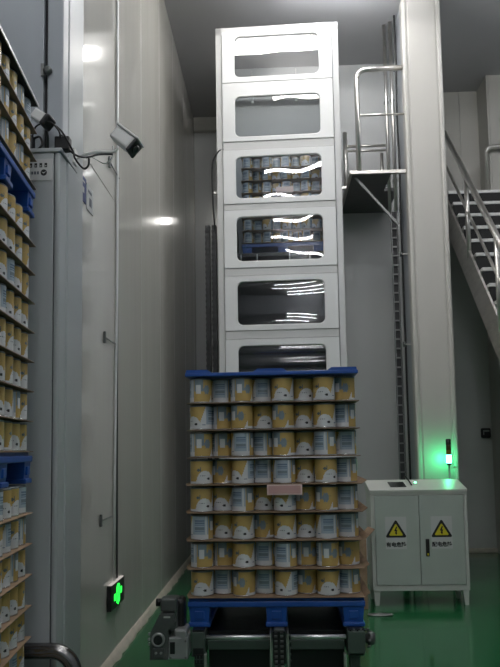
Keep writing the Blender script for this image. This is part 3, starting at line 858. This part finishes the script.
# placards on the left wall
t = thing('navy_placard', 'small navy placard on the left wall just past the pier', 'placard', (WX + .001, 4.60, 3.36))
MB().box(0, .006, 0, .15, 0, .18, 'bluesign', bev=.001).build('board', t)
q = MB(); q.box(.0062, .0075, .055, .095, .06, .10, 'label_white'); q.box(.0062, .0075, .04, .11, .135, .147, 'label_white'); q.build('markings', t)
t = thing('white_placard', 'small white placard on the left wall beside the navy one', 'placard', (WX + .001, 4.77, 3.36))
MB().box(0, .006, 0, .17, -.02, .165, 'label_white', bev=.001).build('board', t)
q = MB(); q.box(.0062, .0075, .03, .12, .11, .13, 'inkgray'); q.box(.0062, .0075, .06, .12, .02, .08, 'inkgray'); q.build('markings', t)

# notice on the pier
t = thing('pier_notice', 'pale notice with dark characters and round mark high on the pier', 'notice', (-1.36, 3.969, 3.30))
MB().box(-.14, .070, -.003, 0, -.072, .060, 'label_white', bev=.001).build('board', t)
q = MB()
for k in range(6):
    x = -.120 + k * .030
    q.box(x - .008, x + .008, -.0045, -.0032, .008, .034, 'ink'); q.box(x - .003, x + .003, -.0052, -.0046, .014, .020, 'label_white')
q.build('characters', t)
q = MB()
for k in range(7): q.box(-.125 + k * .017, -.113 + k * .017, -.0045, -.0032, -.034, -.016, 'inkgray')
q.build('small_text', t)
q = MB(); q.lathe([(.019, 0), (.019, .0015)], 'ink', 24, Matrix.Translation((.018, -.0032, -.024)) @ Matrix.Rotation(PI / 2, 4, 'X'))
q.prism([(.004, -.005, -.020), (.018, -.005, -.030), (.033, -.005, -.017), (.018, -.005, -.024)], (0, -.0008, 0), 'label_white'); q.build('round_mark', t)

# ------------------------------------------------------------------ cameras
t = thing('bullet_camera', 'white bullet security camera on an arm over the left wall', 'security camera', (-1.25, 4.30, 3.53))
aim = Matrix.Translation((.315, 0, .085)) @ Matrix.Rotation(R(42), 4, 'Y') @ Matrix.Rotation(R(-12), 4, 'Z') @ Matrix.Scale(1.15, 4)
MB().box(-.070, .078, -.042, .042, -.042, .040, 'camwhite', bev=.016, mx=aim, seg=3).build('body', t)
MB().box(-.080, .092, -.050, .050, .036, .048, 'camwhite', bev=.004, mx=aim).build('sun_hood', t)
q = MB(); q.box(.074, .094, -.046, .046, -.048, .036, 'black', bev=.008, mx=aim); q.build('front_ring', t)
q = MB(); q.lathe([(.024, 0), (.024, .010), (.012, .013)], 'screen', 18, aim @ Matrix.Translation((.094, 0, -.004)) @ Matrix.Rotation(PI / 2, 4, 'Y')); q.build('lens', t)
MB().tube(bez([(.0, 0, -.035), (.06, 0, -.005), (.15, 0, .010), (.24, 0, .006), (.275, 0, .030)]), .009, 'camwhite', 12).build('arm', t)
MB().box(-.02, .004, -.035, .035, -.07, .03, 'camwhite', bev=.004).build('wall_plate', t)
q = MB(); q.tube(bez([(.24, .0, .05), (.23, .03, -.01), (.18, .04, -.05), (.11, .02, -.02), (.07, .0, -.01)]), .004, 'camwhite', 6); q.build('lead', t)

t = thing('box_camera', 'small white camera with black face above the top of the left stack', 'security camera', (-1.345, 3.98, 3.60))
aim = Matrix.Translation((-.01, 0, .01)) @ Matrix.Rotation(R(38), 4, 'Y') @ Matrix.Rotation(R(-22), 4, 'Z')
MB().box(-.075, .030, -.035, .035, -.033, .033, 'camwhite', bev=.010, mx=aim).build('body', t)
MB().box(.028, .070, -.042, .042, -.042, .040, 'black', bev=.016, mx=aim, seg=3).build('front', t)
MB().tube([(0, .02, .0), (0, .06, -.08), (0, .06, -.175)], .009, 'black', 10).build('stand', t)
t = thing('power_adapter', 'square black power adapter on top of the pier', 'power adapter', (-1.245, 4.02, 3.426))
MB().box(-.045, .045, -.03, .03, 0, .085, 'black', bev=.008).build('case', t)
MB().box(-.02, .0, -.012, .012, .085, .10, 'black').build('plug', t)
t = thing('cable_box', 'black cable box behind the top load of the left stack', 'cable box', (-1.455, 4.02, 3.426))
MB().box(-.04, .035, -.03, .03, 0, .10, 'black', bev=.012).build('case', t)
q = MB(); q.tube(bez([(.03, 0, .02), (.06, -.02, .005), (.09, -.02, .04), (.07, -.01, .09), (.03, 0, .085)]), .007, 'rubber', 8); q.build('looped_lead', t)
for pts, lab, r in (([(-1.30, 3.97, 3.58), (-1.24, 3.98, 3.53), (-1.18, 4.00, 3.42), (-1.165, 4.0, 3.37), (-1.13, 4.05, 3.33), (-1.10, 4.05, 3.345), (-1.095, 4.05, 3.39)], 'black cable drooping from the box camera past the pier edge', .006),
                    ([(-1.43, 4.01, 3.51), (-1.38, 3.94, 3.55), (-1.30, 3.94, 3.57), (-1.255, 3.96, 3.53), (-1.25, 3.985, 3.50)], 'short black lead arching between cable box and power adapter', .005),
                    ([(-1.205, 4.02, 3.43), (-1.16, 4.03, 3.40), (-1.12, 4.10, 3.42), (-1.07, 4.18, 3.47), (-1.0, 4.25, 3.50)], 'black cable running from the pier up to the camera arm', .006)):
    o = MB().tube(bez(pts), r, 'rubber', 8).build('black_cable'); tag(o, lab, 'cable', 'camera cables')
t = thing('round_knob', 'dark round knob beside the panel gap above the cameras', 'knob', (-1.362, 4.09, 3.97))
MB().lathe([(.022, 0), (.028, .008), (.026, .025), (.012, .032)], 'iron', 20, Matrix.Rotation(PI / 2, 4, 'X')).build('dial', t)
MB().box(-.045, -.025, -.012, .0, -.03, .05, 'galv', bev=.002).build('latch_plate', t)

# guard hoop at lower left
t = thing('guard_hoop', 'bent shiny steel pipe guard standing behind the left stack', 'guard rail', (0, 3.88, 0))
pts = [(-1.80, 0, .01), (-1.80, 0, .45)] + arc((-1.70, 0, .45), .10, 180, 90, 8) + [(-1.26, 0, .55)] + arc((-1.24, 0, .43), .12, 90, 0, 10) + [(-1.12, 0, .01)]
MB().tube(pts, .043, 'hooppaint', 20).build('pipe', t)
for x in (-1.80, -1.12): MB().lathe([(.075, 0), (.075, .010), (.05, .014)], 'hooppaint', 20, Matrix.Translation((x, 0, 0))).build('base_flange', t)

# ------------------------------------------------------------------ world, camera
w = bpy.data.worlds.new('World'); S.world = w; w.use_nodes = True
w.node_tree.nodes['Background'].inputs[0].default_value = (.5, .55, .6, 1)
w.node_tree.nodes['Background'].inputs[1].default_value = .05
cam = bpy.data.cameras.new('Camera'); co = bpy.data.objects.new('Camera', cam); COL.objects.link(co)
cam.sensor_fit = 'VERTICAL'; cam.sensor_height = 24; cam.lens = 24 * 700 / 667; cam.shift_y = 54 / 667
cam.clip_start = .05; cam.clip_end = 60
co.matrix_world = Matrix.Translation((0, 0, 1.63)) @ Matrix.Rotation(R(2.05), 4, 'Z') @ Matrix.Rotation(R(95.0), 4, 'X') @ Matrix.Rotation(R(-.9), 4, 'Z')
S.camera = co
S.view_settings.view_transform = 'Standard'; S.view_settings.look = 'None'
S.view_settings.gamma = 1; S.view_settings.use_curve_mapping = False
S.view_settings.exposure = 1.2
